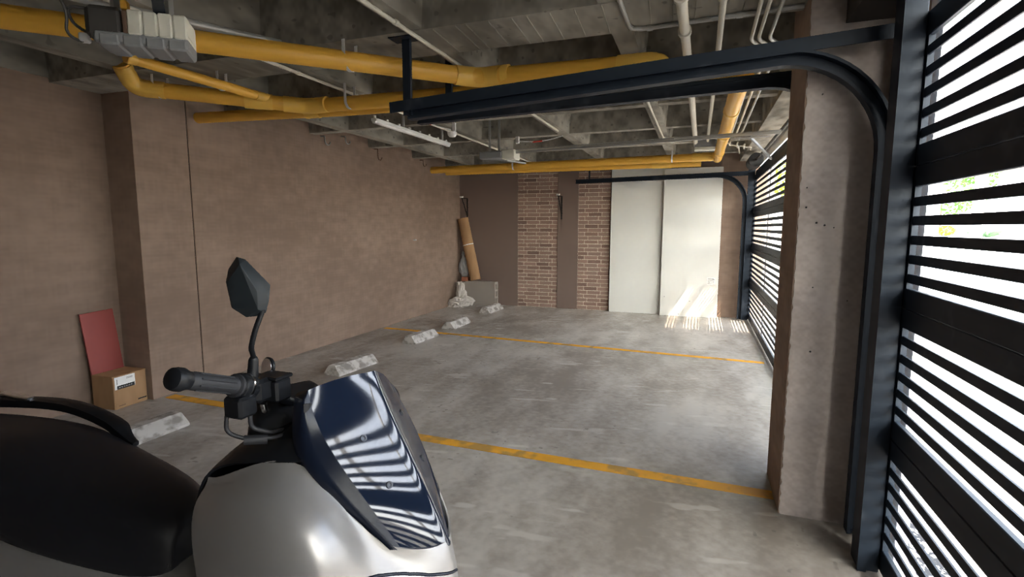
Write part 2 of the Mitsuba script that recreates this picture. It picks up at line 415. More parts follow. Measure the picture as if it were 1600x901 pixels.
PROF_C = [(-0.03, -0.035), (0.03, -0.035), (0.03, -0.022), (-0.018, -0.022), (-0.018, 0.022), (0.03, 0.022), (0.03, 0.035), (-0.03, 0.035)]
def arc_track(x0, z0, xb, zb, xv, y, zlow=0.03):
    """horizontal run, quarter bend, vertical run"""
    pts = [(x0, y, z0)]
    R = xv-xb
    for s in np.linspace(0, 1, 14):
        a = s*math.pi/2
        pts.append((xb+R*math.sin(a), y, zb-R*(1-math.cos(a))))
    pts.append((xv, y, zlow))
    return pts
def track(label, y, x0, z0, xb, zb, xv, bar, hangers, flip=1, height=1.0):
    t = thing('overhead_track', label, 'door track', None)
    prof = [(flip*a, b*height) for a, b in PROF_C]
    put('curved_rail', sweep(prof if flip > 0 else prof[::-1], arc_track(x0, z0, xb, zb, xv, y), up=(0, 0, 1)), 'mat_black', t, smooth=30)
    if bar is not None:
        (a, b, h) = bar
        put('top_angle', join(barr(a, b, 0.006, h), barr(np.array(a)+(0, 0.02*flip, h/2-0.004), np.array(b)+(0, 0.02*flip, h/2-0.004), 0.045, 0.006)), 'mat_black', t)
    for hx, ya, za, zb_, w in hangers:
        put('hanger', join(box(hx-w/2, hx+w/2, ya-0.004, ya+0.02, za, zb_), box(hx-0.09, hx+0.09, ya-0.05, ya+0.05, zb_-0.006, zb_)), 'mat_black', t)
    return t
track('near black overhead track curving down the front of the pillar', 2.80, -1.65, 2.165, 0.33, 2.275, 0.765,
      ((-1.77, 2.775, 2.205), (0.80, 2.775, 2.345), 0.062), [(-1.665, 2.80, 2.16, ZR-0.004, 0.05)])
track('second black overhead track running behind the pillar', 3.45, -1.955, 2.275, 0.33, 2.335, 0.745,
      ((-1.95, 3.43, 2.285), (0.75, 3.43, 2.35), 0.08), [(-1.70, 3.42, 2.30, ZC, 0.045)])
track('far black overhead track in front of the white boards', 9.06, -2.06, 2.285, 0.22, 2.325, 0.66,
      ((-2.06, 9.09, 2.29), (0.70, 9.09, 2.345), 0.07), [(-1.83, 9.07, 2.30, ZC, 0.025)])

# ------------------------------------------------------------------ yellow drain pipes
def ring(p, d, r, L):
    d = np.array(d, float); d /= np.linalg.norm(d); p = np.array(p, float)
    return tube([p-d*L/2, p-d*L/2*0.98, p+d*L/2*0.98, p+d*L/2], r, 22)
def strap(parent, p, r, ztop=ZR, w=0.022):
    x, y, z = p
    pts = [(x, y-r-0.004, z+0.02)] + [(x, y-(r+0.004)*math.cos(a), z-(r+0.004)*math.sin(a)) for a in np.linspace(0.2, math.pi-0.2, 9)] + [(x, y+r+0.004, z+0.02)]
    m1 = sweep([(-0.0015, -w/2), (0.0015, -w/2), (0.0015, w/2), (-0.0015, w/2)], [(x, y-r-0.004, ztop)]+pts+[(x, y+r+0.004, ztop)], up=(1, 0, 0))
    put('strap', m1, 'mat_strap', parent, smooth=30)
def pipe(label, pts, r, fil=0.10, fits=(), straps=()):
    t = thing('drain_pipe', label, 'pipe', None)
    put('run', tube(fillet(pts, fil), r, 24), 'mat_yellow', t, smooth=40)
    for f in fits:
        if f[0] == 'c':
            put('coupling', ring(f[1], f[2], r*1.10, f[3]), 'mat_yellow_fit', t, smooth=40)
        else:
            put('elbow', tube(fillet(f[1], f[2]), r*1.11, 24), 'mat_yellow_fit', t, smooth=40)
    for s in straps:
        strap(t, s[0], r, s[1] if len(s) > 1 else ZR)
    return t
R1 = 0.056
d1 = np.array([1.161, 1.119, 0.0]); a1 = np.array([-2.618, 2.17, 2.49])
e1 = np.array([-1.43, 3.335, 2.49])
def on1(s): return a1 + (e1-a1)*s
pipe('thick yellow drain pipe running diagonally behind the near door opener', [on1(-0.72), e1, (-0.52, 3.27, 2.455), (-0.27, 3.255, 2.45), (-0.22, 3.68, 2.46)], R1, 0.12,
     [('e', [on1(0.90), e1, e1+(0.16, -0.012, 0.0)], 0.12), ('c', e1+(0.20, -0.014, 0), (1, -0.05, 0), 0.05), ('e', [(-0.50, 3.269, 2.455), (-0.27, 3.255, 2.45), (-0.245, 3.45, 2.455)], 0.11)],
     [(tuple(on1(0.50)), ZR)])
pipe('yellow drain pipe rising from an elbow at the recess and turning across the ceiling', [(-3.84, 2.64, 2.63), (-3.90, 2.76, 2.50), (-3.03, 3.56, 2.47), (-1.55, 3.60, 2.465), (-0.3, 3.80, 2.445), (0.20, 3.82, 2.445)], R1*0.98, 0.12,
     [('e', [(-3.845, 2.65, 2.62), (-3.90, 2.76, 2.50), (-3.76, 2.89, 2.496)], 0.12), ('c', (-3.30, 3.31, 2.477), (0.87, 0.80, 0), 0.20), ('e', [(-3.17, 3.43, 2.474), (-3.03, 3.56, 2.47), (-2.84, 3.553, 2.472)], 0.10)],
     [((-3.78, 2.87, 2.496), ZR), ((-2.62, 3.545, 2.476), ZR)])
pipe('thin yellow pipe sloping below the near door opener into a junction', [(-3.30, 2.30, 2.515), (-3.24, 3.33, 2.50)], 0.033, 0.1,
     [('c', (-3.2415, 3.29, 2.50), (0.06, 1, 0), 0.13), ('c', (-3.30, 2.33, 2.515), (0.06, 1, 0), 0.05)], [((-3.27, 2.95, 2.506), ZR)])
pipe('short low yellow pipe coming out of the plastered side wall', [(-4.45, 3.70, 2.50), (-2.9, 3.76, 2.47), (-1.6, 3.85, 2.48)], 0.048, 0.1, [('c', (-3.15, 3.75, 2.474), (1, 0.04, 0), 0.14)], [])
pipe('upper of the two long yellow pipes in front of the back wall', [(-4.45, 8.20, 2.475), (0.02, 8.11, 2.50), (0.175, 8.10, 2.50), (0.20, 7.95, 2.50)], R1, 0.10,
     [('e', [(-0.14, 8.112, 2.50), (0.175, 8.10, 2.50), (0.178, 8.02, 2.50)], 0.11)], [((-2.9, 8.17, 2.485), ZC), ((-0.42, 8.12, 2.498), ZR)])
pipe('lower of the two long yellow pipes in front of the back wall', [(-4.40, 8.72, 2.485), (-0.02, 8.96, 2.507)], 0.050, 0.10, [('c', (-0.62, 8.93, 2.503), (1, 0.055, 0), 0.30)], [])
pipe('yellow pipe running along the ceiling from the far elbow towards the pillar', [(0.20, 8.18, 2.48), (0.22, 4.475, 2.50), (0.24, 3.90, 2.50)], 0.060, 0.12,
     [('c', (0.212, 6.2, 2.49), (0, 1, 0), 0.09), ('c', (0.217, 5.0, 2.497), (0, 1, 0), 0.09), ('c', (0.205, 7.5, 2.483), (0, 1, 0), 0.08)], [])

# ------------------------------------------------------------------ conduits and ceiling fittings
def conduit(label, pts, r, m, fil=0.06, clips=(), group=None):
    t = thing('electrical_conduit', label, 'conduit', group)
    put('run', tube(fillet(pts, fil), r, 12), m, t, smooth=40)
    for c in clips:
        put('clip', ring(c[:3], c[3:], r*1.35, 0.03), m, t, smooth=40)
    return t
zc = ZR-0.02
conduit('thickest cream conduit along the ceiling left of the yellow pipe', [(-0.121, -3.0, zc-0.045), (-0.121, 2.65, zc-0.045), (-0.102, 4.6, zc-0.045), (-0.088, 7.2, zc-0.045)], 0.026, 'mat_cream', clips=[(-0.117, 3.05, zc-0.045, 0, 1, 0), (-0.121, 2.6, zc-0.045, 0, 1, 0)])
conduit('slimmer cream conduit between the thick conduit and the yellow pipe', [(0.055, -3.0, zc-0.035), (0.062, 3.42, zc-0.035), (0.048, 7.1, zc-0.035)], 0.016, 'mat_cream', clips=[(0.06, 2.7, zc-0.035, 0, 1, 0)])
conduit('first of three thin conduits above the end of the near track', [(0.222, -3.0, 2.556), (0.231, 3.38, 2.556), (0.29, 3.50, 2.556), (0.30, 6.75, 2.556)], 0.010, 'mat_cream', 0.06)
conduit('second of three thin conduits above the end of the near track', [(0.267, -3.0, 2.556), (0.269, 3.38, 2.556), (0.34, 3.50, 2.556), (0.35, 6.9, 2.556)], 0.010, 'mat_cream', 0.06)
conduit('conduit nearest the pillar of three above the end of the near track', [(0.330, -3.0, 2.556), (0.325, 3.38, 2.556), (0.395, 3.50, 2.556), (0.405, 7.05, 2.556)], 0.010, 'mat_grey_pipe', 0.06)
conduit('grey conduit bending at a right angle under the wide beam', [(-0.422, -2.0, 2.583), (-0.406, 3.08, 2.583), (0.22, 3.04, 2.583), (0.44, 3.03, 2.583)], 0.012, 'mat_grey_pipe', 0.09, clips=[(0.15, 3.045, 2.583, 1, -0.06, 0), (-0.30, 3.075, 2.583, 1, 0, 0)])
conduit('long thin white conduit under the ceiling rib beside the track hanger', [(-1.595, -2.0, zc+0.005), (-1.575, 3.3, zc+0.005), (-1.56, 5.9, zc+0.005)], 0.012, 'mat_cream', clips=[(-1.575, 2.55, zc+0.005, 0, 1, 0)])
conduit('thin white conduit under the rib behind the diagonal yellow pipe', [(-2.72, -2.0, zc), (-2.72, 3.0, zc), (-2.72, 8.6, zc)], 0.012, 'mat_cream', clips=[(-2.72, 3.1, zc, 0, 1, 0)])
conduit('grey conduit beside the upper left end of the yellow pipe', [(-3.05, 0.6, 2.585), (-2.86, 1.75, 2.585), (-2.4, 2.6, 2.585)], 0.022, 'mat_grey_pipe')
conduit('white conduit under the rib in front of the cream conduits', [(-0.47, 4.2, zc), (-0.46, 6.75, zc), (-0.10, 6.85, zc)], 0.011, 'mat_cream', 0.08)
conduit('horizontal pale conduit running to the small grey box', [(-2.6, 7.05, 2.57), (-0.55, 6.95, 2.56), (-0.105, 6.98, 2.55)], 0.011, 'mat_cream')
conduit('pale conduit leaving the small grey box towards the far gate', [(0.145, 6.98, 2.57), (0.45, 7.75, 2.57), (0.50, 8.4, 2.57)], 0.010, 'mat_cream', 0.08)
for k, (x, y) in enumerate([(0.31, 7.30), (0.40, 7.42), (0.49, 7.54)]):
    conduit(['first', 'second', 'third'][k] + ' bent end of the thin conduits above the far gate, counted from the yellow pipe', [(x, y-0.30, 2.535), (x, y, 2.535), (x+0.10, y+0.02, 2.535), (x+0.11, y+0.26, 2.535)], 0.010, 'mat_cream', 0.05)

jb = thing('junction_box', 'small grey wiring box hanging under the ceiling near the far yellow elbow', 'junction box')
put('case', box(-0.10, 0.14, 6.93, 7.05, 2.48, 2.60, 0.006), 'mat_motor_grey', jb)
put('lower_cover', box(-0.10, 0.14, 6.925, 7.055, 2.44, 2.478, 0.005), 'mat_ivory', jb, label='ivory cover')

lt = thing('linear_light', 'long white linear light batten hanging below the ceiling ribs', 'ceiling light')
put('batten', join(box(-2.91, -2.85, 4.24, 5.78, 2.472, 2.500, 0.005), box(-2.90, -2.86, 4.24, 5.78, 2.455, 2.474, 0.005)), 'mat_white', lt)
for y in np.linspace(4.28, 5.74, 8):
    put('clip', box(-2.90, -2.885, y-0.012, y+0.012, 2.500, 2.530), 'mat_white', lt)
for y in (4.75, 5.6):
    put('stem', box(-2.885, -2.865, y-0.01, y+0.01, 2.50, ZC), 'mat_grey_pipe', lt)
sn = thing('ceiling_sensor', 'small white round sensor with a red taped lead under the rib', 'sensor')
put('dome', orient(lathe([(0, -0.035), (0.03, -0.03), (0.045, -0.01), (0.05, 0.01), (0.05, 0.02), (0, 0.02)], 20), (-2.44, 4.98, 2.45), (0, 0, 1)), 'mat_white', sn, smooth=40)
put('stem', box(-2.43, -2.40, 4.965, 4.99, 2.46, 2.56), 'mat_white', sn)
put('lead', tube(fillet([(-2.70, 4.70, 2.59), (-2.58, 4.82, 2.52), (-2.45, 4.97, 2.49)], 0.1), 0.008, 8), 'mat_white', sn, smooth=40)
put('tape', tube([(-2.64, 4.76, 2.555), (-2.59, 4.81, 2.526)], 0.0105, 8), 'mat_red_tape', sn, smooth=40, label='red tape')
wr = thing('sensor_cable', 'pale cable with a red taped join strung below the middle ceiling cells', 'cable')
put('wire', tube(fillet([(-2.15, 6.2, 2.55), (-1.95, 6.22, 2.53), (-1.75, 6.22, 2.545), (-1.58, 6.2, 2.58)], 0.1), 0.007, 8), 'mat_white', wr, smooth=40)
put('plug', box(-2.17, -2.13, 6.18, 6.22, 2.52, 2.60, 0.004), 'mat_white', wr)
put('tape', tube([(-1.96, 6.22, 2.531), (-1.84, 6.22, 2.537)], 0.010, 8), 'mat_red_tape', wr, smooth=40, label='red tape')

# far door opener: a rail across the bay, its motor hung from two struts
fo = thing('door_opener', 'far garage door opener with a grey motor box on a long ceiling rail', 'door opener')
put('rail', join(barr((-2.45, 5.93, 2.365), (0.69, 5.60, 2.39), 0.026, 0.026), barr((-2.3, 5.91, 2.395), (0.69, 5.60, 2.41), 0.010, 0.010)), 'mat_galv', fo)
put('motor', box(-2.50, -2.22, 5.82, 6.04, 2.30, 2.385, 0.01), 'mat_motor_grey', fo)
put('motor_cover', box(-2.22, -2.06, 5.83, 6.03, 2.29, 2.40, 0.01), 'mat_ivory', fo, label='ivory end cover')
for x in (-2.40, -2.28):
    put('hanging_strut', box(x-0.012, x+0.012, 5.90, 5.92, 2.37, ZC), 'mat_galv', fo)
put('lower_bracket', join(barr((-2.5, 5.93, 2.29), (-2.2, 5.95, 2.285), 0.03, 0.012), barr((-2.2, 5.95, 2.285), (-2.02, 6.12, 2.265), 0.04, 0.014)), 'mat_galv', fo)
put('arm', barr((0.42, 5.63, 2.37), (0.72, 6.55, 2.26), 0.016, 0.026), 'mat_motor_grey', fo, label='grey arm to the gate')
put('rail_brace', barr((0.25, 5.65, 2.36), (0.60, 5.60, 2.36), 0.03, 0.01), 'mat_galv', fo)

# near door opener, ribbed pale housing with a dark motor end
no = thing('door_opener', 'near garage door opener with a ribbed pale cover and a dark motor end', 'door opener')
ax = np.array([-0.30, -0.245, 0.0]); ax /= np.linalg.norm(ax)      # long axis, from the cover end to the motor end
sd = np.array([-ax[1], ax[0], 0.0])*-1
O = np.array([-2.115, 1.845, 2.29]) + 0.06*ax
def obox(s0, s1, w0, w1, z0, z1, bev=0.008):
    m = box(s0, s1, w0, w1, z0, z1, bev)
    M = np.eye(4); M[:3, 0] = ax; M[:3, 1] = np.cross([0, 0, 1], ax); M[:3, 3] = O
    m.apply_transform(M); return m
put('housing', obox(0.0, 0.215, -0.085, 0.085, 0.015, 0.100, 0.01), 'mat_ivory', no)
put('base', obox(0.0, 0.34, -0.085, 0.085, -0.035, 0.014), 'mat_motor_grey', no)
for s in (0.0, 0.055, 0.110, 0.165):
    put('cover_rib', obox(s+0.002, s+0.052, -0.090, 0.090, 0.006, 0.105, 0.005), 'mat_ivory', no)
for s in (0.0, 0.082, 0.164, 0.246):
    put('lower_fin', obox(s+0.003, s+0.076, -0.090, 0.090, -0.042, 0.004, 0.008), 'mat_motor_grey', no)
put('rust_band', obox(0.216, 0.236, -0.086, 0.086, 0.010, 0.100, 0.004), 'mat_rust', no)
put('motor', obox(0.235, 0.37, -0.082, 0.082, -0.02, 0.115, 0.02), 'mat_motor', no)
MT = lambda s, w, z: (O + ax*s + np.cross([0, 0, 1], ax)*w + np.array([0, 0, z])).tolist()
put('drive_rail', join(barr(MT(0.12, 0, 0.13), (0.70, -0.60, 2.40), 0.04, 0.04), barr(MT(0.12, -0.07, 0.13), (0.70, -0.66, 2.41), 0.02, 0.03)), 'mat_black', no)
put('cable', tube(fillet([MT(0.36, -0.03, 0.05), MT(0.41, -0.02, -0.02), MT(0.45, 0.03, 0.0), MT(0.43, 0.05, 0.08), MT(0.52, 0.10, 0.30)], 0.05), 0.006, 8), 'mat_motor', no, smooth=40)
put('cable', tube(fillet([MT(0.36, 0.05, 0.10), MT(0.43, 0.06, 0.10), MT(0.435, 0.0, 0.05), MT(0.38, -0.03, 0.02)], 0.04), 0.006, 8), 'mat_motor', no, smooth=40)
put('connector', obox(0.385, 0.420, -0.040, 0.0, -0.015, 0.02, 0.005), 'mat_strap', no)
put('tag', obox(0.22, 0.245, 0.02, 0.06, 0.112, 0.15, 0.003), 'mat_yellow', no, label='orange cable end')
for s in (0.08, 0.28):
    put('hanging_strut', box(*[v for c in zip(np.array(MT(s, 0.0, 0.10))-0.012, np.array(MT(s, 0.0, 0.10))+0.012) for v in c][:4], 2.40, ZC), 'mat_galv', no)

dm = thing('spring_drum', 'dark round spring drum at the top corner of the far gate', 'spring drum')
put('drum', tube([(0.70, 8.05, 2.43), (0.70, 8.55, 2.43)], 0.095, 24), 'mat_ink', dm, smooth=40)
put('shaft', tube([(0.70, 3.52, 2.43), (0.70, 9.15, 2.43)], 0.014, 10), 'mat_dark_metal', dm, smooth=40)

# hooks of bent bar along the side wall and pipe bracket on the back wall
for k, (y, z, h, q) in enumerate([(5.38, 2.60, 0.10, 1), (5.78, 2.66, 0.09, 1), (6.50, 2.60, 0.15, -1), (7.80, 2.60, 0.10, -1)]):
    lab = ['first bent steel hook on the side wall, under the yellow pipe', 'second bent steel hook on the side wall, tucked under the rib', 'largest bent steel hook on the side wall', 'last bent steel hook on the side wall, nearest the back wall'][k]
    pts = [(XW-0.03, y, z), (XW+0.06, y, z)] + [(XW+0.06, y+0.05-0.05*math.cos(a), z-h+0.05-0.05*math.sin(a)) for a in np.linspace(0, math.pi*0.95, 9)]
    put('wall_hook', tube(fillet(pts[:2]+pts[2:], 0.01, 3), 0.007, 8), 'mat_rust' if k > 1 else 'mat_galv', smooth=40, label=lab, cat='hook')
def bracket(label, x, z):
    t = thing('shelf_bracket', label, 'bracket')
    put('upright', box(x-0.014, x+0.014, YB-0.042, YB-0.034, z-0.42, z), 'mat_dark_metal', t)
    put('arm', box(x-0.014, x+0.014, YB-0.30, YB-0.034, z-0.012, z), 'mat_dark_metal', t)
    put('diagonal', barr((x, YB-0.28, z-0.012), (x, YB-0.04, z-0.34), 0.02, 0.008), 'mat_dark_metal', t)
    put('cap', box(x-0.03, x+0.03, YB-0.32, YB-0.27, z-0.005, z+0.025, 0.004), 'mat_strap', t)
bracket('dark steel shelf bracket in the far corner above the cardboard roll', -4.26, 2.05)
bracket('dark steel shelf bracket on the plaster between the brick strips', -2.38, 2.06)
put('wall_peg', tube([(XW-0.02, 7.54, 1.283), (XW+0.05, 7.54, 1.288)], 0.012, 8), 'mat_strap', smooth=40, label='tiny metal peg sticking out of the middle of the side wall', cat='peg')

# ------------------------------------------------------------------ things on the floor
def wheel_stop(label, a, b, wa=0.15, h=0.10):
    """a low concrete bumper with sloped faces, from a to b on the floor"""
    a, b = np.array(a, float), np.array(b, float); d = (b-a)/np.linalg.norm(b-a); n = np.array([d[1], -d[0]])
    if n[0] < 0: n = -n
    pts = []
    for q, e in ((a, 0.012), (b, -0.012)):
        for w, z in ((wa/2, 0.0), (-wa/2, 0.0), (wa/2, 0.02), (-wa/2, 0.02)):
            pts.append((*(q+n*w), z))
        for w, z in ((0.035, h), (-0.05, h)):
            pts.append((*(q+n*w+d*e), z))
    m = hull(pts).subdivide().subdivide().subdivide()
    v = m.vertices.copy(); keep = v[:, 2] > 0.004
    v[keep] += (meshkit.fbm(v[keep]*30)[:, None]-0.5)*np.array([0.0016, 0.0016, 0.001])
    m.vertices = v
    put('wheel_stop', m, 'mat_curb', label=label, cat='wheel stop')
wheel_stop('concrete wheel stop beside the scooter seat', (-3.69, 2.16), (-3.69, 2.76), 0.2)
wheel_stop('concrete wheel stop just behind the scooter windshield', (-3.45, 4.22), (-3.40, 4.82), 0.2)
wheel_stop('concrete wheel stop before the far yellow line', (-3.47, 5.74), (-3.45, 6.34), 0.2)
wheel_stop('concrete wheel stop just past the far yellow line', (-3.44, 6.80), (-3.44, 7.40), 0.2)
wheel_stop('concrete wheel stop in front of the hollow block', (-3.48, 8.28), (-3.45, 8.90), 0.2)
wheel_stop('concrete wheel stop hidden beyond the scooter seat', (-3.69, 0.66), (-3.69, 1.26), 0.2)

cb = thing('cardboard_box', 'brown cardboard box with a white label in the wall recess', 'box')
Mb = T().translate([-4.455, 2.795, 0]).rotate([0, 0, 1], 3)
def bx(m):
    M = trimesh.transformations.rotation_matrix(math.radians(4), [0, 0, 1]); M[:3, 3] = (-4.455, 2.785, 0); m = m.copy(); m.apply_transform(M); return m
put('carton', bx(box(-0.235, 0.0, -0.0, 0.285, 0, 0.275, 0.004)), 'mat_kraft', cb)
put('top_flap', bx(join(box(-0.236, 0.002, -0.002, 0.141, 0.274, 0.279), box(-0.236, 0.002, 0.144, 0.287, 0.274, 0.279))), 'mat_kraft', cb)
lb = put('label', bx(box(0.0, 0.0022, 0.012, 0.185, 0.165, 0.268)), 'mat_white', cb, label='white printed label')
put('print', bx(box(0.002, 0.0030, 0.030, 0.178, 0.165, 0.195)), 'mat_ink', lb)
put('print', bx(box(0.002, 0.0030, 0.028, 0.036, 0.205, 0.250)), 'mat_print', lb)
for z in (0.247, 0.239):
    put('print', bx(box(0.002, 0.0030, 0.11, 0.165, z, z+0.004)), 'mat_print', lb)
for k in range(6):
    put('print', bx(box(0.0028, 0.0036, 0.045+0.02*k, 0.057+0.02*k, 0.176, 0.184)), 'mat_print', lb)
put('print_line', bx(box(0.0, 0.0012, 0.20, 0.275, 0.030, 0.040)), 'mat_ink', cb)
put('print_line', bx(box(0.0, 0.0012, 0.035, 0.09, 0.022, 0.027)), 'mat_rust', cb)
rb = box(-0.006, 0.006, 0, 0.27, 0, 0.52, 0.002)
M = trimesh.transformations.rotation_matrix(math.radians(-4.5), [0, 1, 0]); M = trimesh.transformations.rotation_matrix(math.radians(4), [0, 0, 1]) @ M; M[:3, 3] = (-4.685, 2.77, 0.28); rb.apply_transform(M)
M2 = trimesh.transformations.rotation_matrix(math.radians(2.5), [1, 0, 0], (-4.68, 3.03, 0.281)); rb.apply_transform(M2)
put('red_board', rb, 'mat_red', label='flat red board standing on the cardboard box against the wall', cat='board')

# far corner: hollow block with a brick, a bag and a roll on top, a cloth in front
hb = manifold3d.Manifold.cube([0.62, 0.16, 0.46]).translate([-4.22, 9.10, 0])
for z in (0.05, 0.185, 0.32):
    hb = hb - manifold3d.Manifold.cube([0.70, 0.10, 0.10]).translate([-4.26, 9.13, z])
put('hollow_block', hb, 'mat_block', label='large hollow grey block standing on edge in the far corner', cat='block')
put('loose_brick', box(-4.40, -4.225, 9.07, 9.19, 0.0, 0.44, 0.004), 'mat_block', label='dark upright slab between the side wall and the hollow block', cat='slab')
put('small_brick', box(-4.30, -4.17, 9.11, 9.21, 0.462, 0.535, 0.004), 'mat_small_brick', label='small orange brick on top of the hollow block', cat='brick')
rl = thing('cardboard_roll', 'tall brown cardboard roll tied with white string leaning in the corner', 'roll')
ra, rb2 = np.array([-4.02, 9.15, 0.49]), np.array([-4.30, 9.20, 1.66])
rp = circle(0.105, 20)*np.array([1.0, 0.72])
put('roll', sweep(rp, [ra, ra*0.67+rb2*0.33, ra*0.33+rb2*0.67, rb2], up=(0, 1, 0)), 'mat_kraft', rl, smooth=40)
put('loose_edge', sweep([(-0.09, -0.004), (0.02, -0.067), (0.026, -0.060), (-0.086, 0.004)], [ra+(0.005, 0, 0.02), rb2+(0.005, 0, -0.03)], up=(0, 1, 0)), 'mat_kraft', rl)
put('string', sweep(rp*1.03, [ra+(rb2-ra)*0.565, ra+(rb2-ra)*0.580], up=(0, 1, 0)), 'mat_white', rl, smooth=40, label='white string')
def crumple(c, s, seed, amp=0.35, sub=4, freq=9):
    m = trimesh.creation.icosphere(subdivisions=sub)
    v = m.vertices.copy()
    n = meshkit.fbm(v*1.6+seed, 3, seed)-0.5
    r = np.abs(meshkit.noise(v*freq*0.33+seed, seed+3)-0.5)*2
    v = v*(1+amp*2.0*n[:, None]-amp*0.8*r[:, None])
    v = v*np.array(s)+np.array(c)
    m.vertices = v
    return m
pb = thing('plastic_bag', 'grey plastic bag slumped behind the cardboard roll', 'bag')
m = crumple((-4.30, 9.235, 0.73), (0.105, 0.075, 0.21), 5)
v = m.vertices.copy(); v[:, 2] = np.maximum(v[:, 2], 0.536); m.vertices = v
put('body', m, 'mat_plastic_bag', pb, smooth=35)
put('neck', crumple((-4.32, 9.24, 0.965), (0.03, 0.03, 0.07), 9, sub=3), 'mat_plastic_bag', pb, smooth=35)
cl = thing('cloth', 'crumpled white cloth on the floor in the far corner', 'cloth')
def drape(c, s, seed, amp):
    m = crumple(c, s, seed, amp, 5, 14); v = m.vertices.copy(); v[:, 2] = np.maximum(v[:, 2], 0.002); v[:, 1] = np.minimum(v[:, 1], 9.062); v[:, 0] = np.maximum(v[:, 0], -4.412); m.vertices = v; return m
put('heap', join(drape((-4.25, 8.82, 0.07), (0.24, 0.15, 0.11), 3, 0.5), drape((-4.08, 8.88, 0.11), (0.14, 0.10, 0.09), 12, 0.5)), 'mat_cloth', cl, smooth=35)
put('fold', join(drape((-4.24, 8.93, 0.25), (0.09, 0.07, 0.22), 7, 0.45), drape((-4.17, 8.92, 0.18), (0.07, 0.07, 0.13), 21, 0.5)), 'mat_cloth', cl, smooth=35)

# two white boards against the back wall
def lean(m, x, y0, deg):
    M = trimesh.transformations.rotation_matrix(math.radians(-deg), [1, 0, 0]); M[:3, 3] = (x, y0, 0); m = m.copy(); m.apply_transform(M); return m
put('white_board', lean(box(0, 0.90, 0, 0.04, 0, 2.53, 0.003), -1.475, 9.265, 0.3), 'mat_board', label='rear white board, half covered by the front one', cat='board')
wf = thing('white_board', 'front white board with a small printed tag near its foot', 'board')
put('sheet', lean(box(0, 0.915, 0, 0.045, 0, 2.47, 0.003), -0.588, 9.165, 0.55), 'mat_board', wf)
put('wall_gap_batten', lean(box(0.01, 0.905, 0.045, 0.06, 0.05, 2.42), -0.588, 9.165, 0.55), 'mat_board_edge', wf)
tg = put('tag', lean(box(0.735, 0.865, -0.004, 0.001, 0.555, 0.675), -0.588, 9.165, 0.55), 'mat_white', wf, label='small printed tag')
for k in range(5):
    put('print', lean(box(0.75, 0.80+0.01*k, -0.0052, -0.0035, 0.57+0.02*k, 0.578+0.02*k), -0.588, 9.165, 0.55), 'mat_print', tg)
for k in range(2):
    put('print', lean(box(0.825, 0.857, -0.0052, -0.0035, 0.60+0.035*k, 0.61+0.035*k), -0.588, 9.165, 0.55), 'mat_print', tg)
for (x, z) in ((0.06, 0.32), (0.47, 0.26), (0.30, 0.03)):
    put('mark', lean(box(x, x+0.02, -0.0012, 0.0008, z, z+0.012), -0.588, 9.165, 0.55), 'mat_print', wf)

# ------------------------------------------------------------------ scooter (heading +x, centre line y = 1)
SC = thing('scooter', 'silver and black motor scooter parked in the foreground', 'scooter')
def mir(m):
    m = m.copy(); v = m.vertices.copy(); v[:, 1] = 2.0-v[:, 1]; m.vertices = v; m.faces = m.faces[:, ::-1]; return m
def full(rows):
    """rows of right-half points, the last one on the centre line, mirrored to the left half"""
    out = []
    for r in rows:
        r = [np.array(p, float) for p in r]
        out.append(r + [np.array([p[0], 2.0-p[1], p[2]]) for p in r[-2::-1]])
    return np.array(out)
VIS = [[(-0.752, 0.83, 1.146), (-0.755, 0.848, 1.158), (-0.725, 0.92, 1.171), (-0.697, 1.0, 1.172)],
       [(-0.747, 0.815, 1.098), (-0.735, 0.842, 1.108), (-0.702, 0.915, 1.108), (-0.673, 1.0, 1.100)],
       [(-0.740, 0.812, 1.034), (-0.703, 0.845, 1.048), (-0.665, 0.915, 1.045), (-0.637, 1.0, 1.033)],
       [(-0.703, 0.818, 0.974), (-0.665, 0.860, 0.974), (-0.627, 0.92, 0.972), (-0.600, 1.0, 0.961)],
       [(-0.645, 0.845, 0.903), (-0.620, 0.880, 0.892), (-0.588, 0.933, 0.890), (-0.557, 1.0, 0.880)],
       [(-0.588, 0.882, 0.824), (-0.573, 0.905, 0.812), (-0.543, 0.95, 0.792), (-0.503, 1.0, 0.775)]]
def smooth_fit(rows, nu, nv):
    # two nearly flat faces meeting in a rounded crease on the centre line
    G = np.array([r[1:] for r in rows], float); R = len(G)
    S, U = np.meshgrid(np.linspace(-1, 1, R), np.array([1.0, 0.5, 0.0]), indexing='ij')
    def basis(S, U, k):
        q = np.sqrt(U*U+0.012) if k != 1 else U
        return np.stack([np.ones_like(S), S, S*S, S**3, q, q*S, q*S*S] + ([U*U, U*U*S] if k == 2 else []) if k != 1 else [q, q*S, q*S*S, q*S**3], -1)
    s2, u2 = np.meshgrid(np.linspace(-1, 1, nu), np.linspace(1, -1, nv), indexing='ij')
    out = np.zeros((nu, nv, 3))
    for k in range(3):
        off = 1.0 if k == 1 else 0.0
        c = np.linalg.lstsq(basis(S, U, k).reshape(R*3, -1), (G[..., k]-off).ravel(), rcond=None)[0]
        out[..., k] = basis(s2, u2, k) @ c + off
    return out
vg = smooth_fit(VIS, 48, 81)
far = np.clip(vg[..., 1]-1.0, 0, None)                       # the scooter leans a little to its left
vg[..., 2] -= far*0.45*(np.linspace(1.0, 0.35, 48)**2)[:, None]
vs = put('windshield', grid_mesh(vg, 0.006), 'mat_gloss', SC, smooth=50, label='glossy black windshield')
edge = vg[:, 0]
fl = make_interp_spline(np.linspace(0, 1, len(VIS)), np.array([r[0] for r in VIS]), k=3)(np.linspace(0, 1, 48))
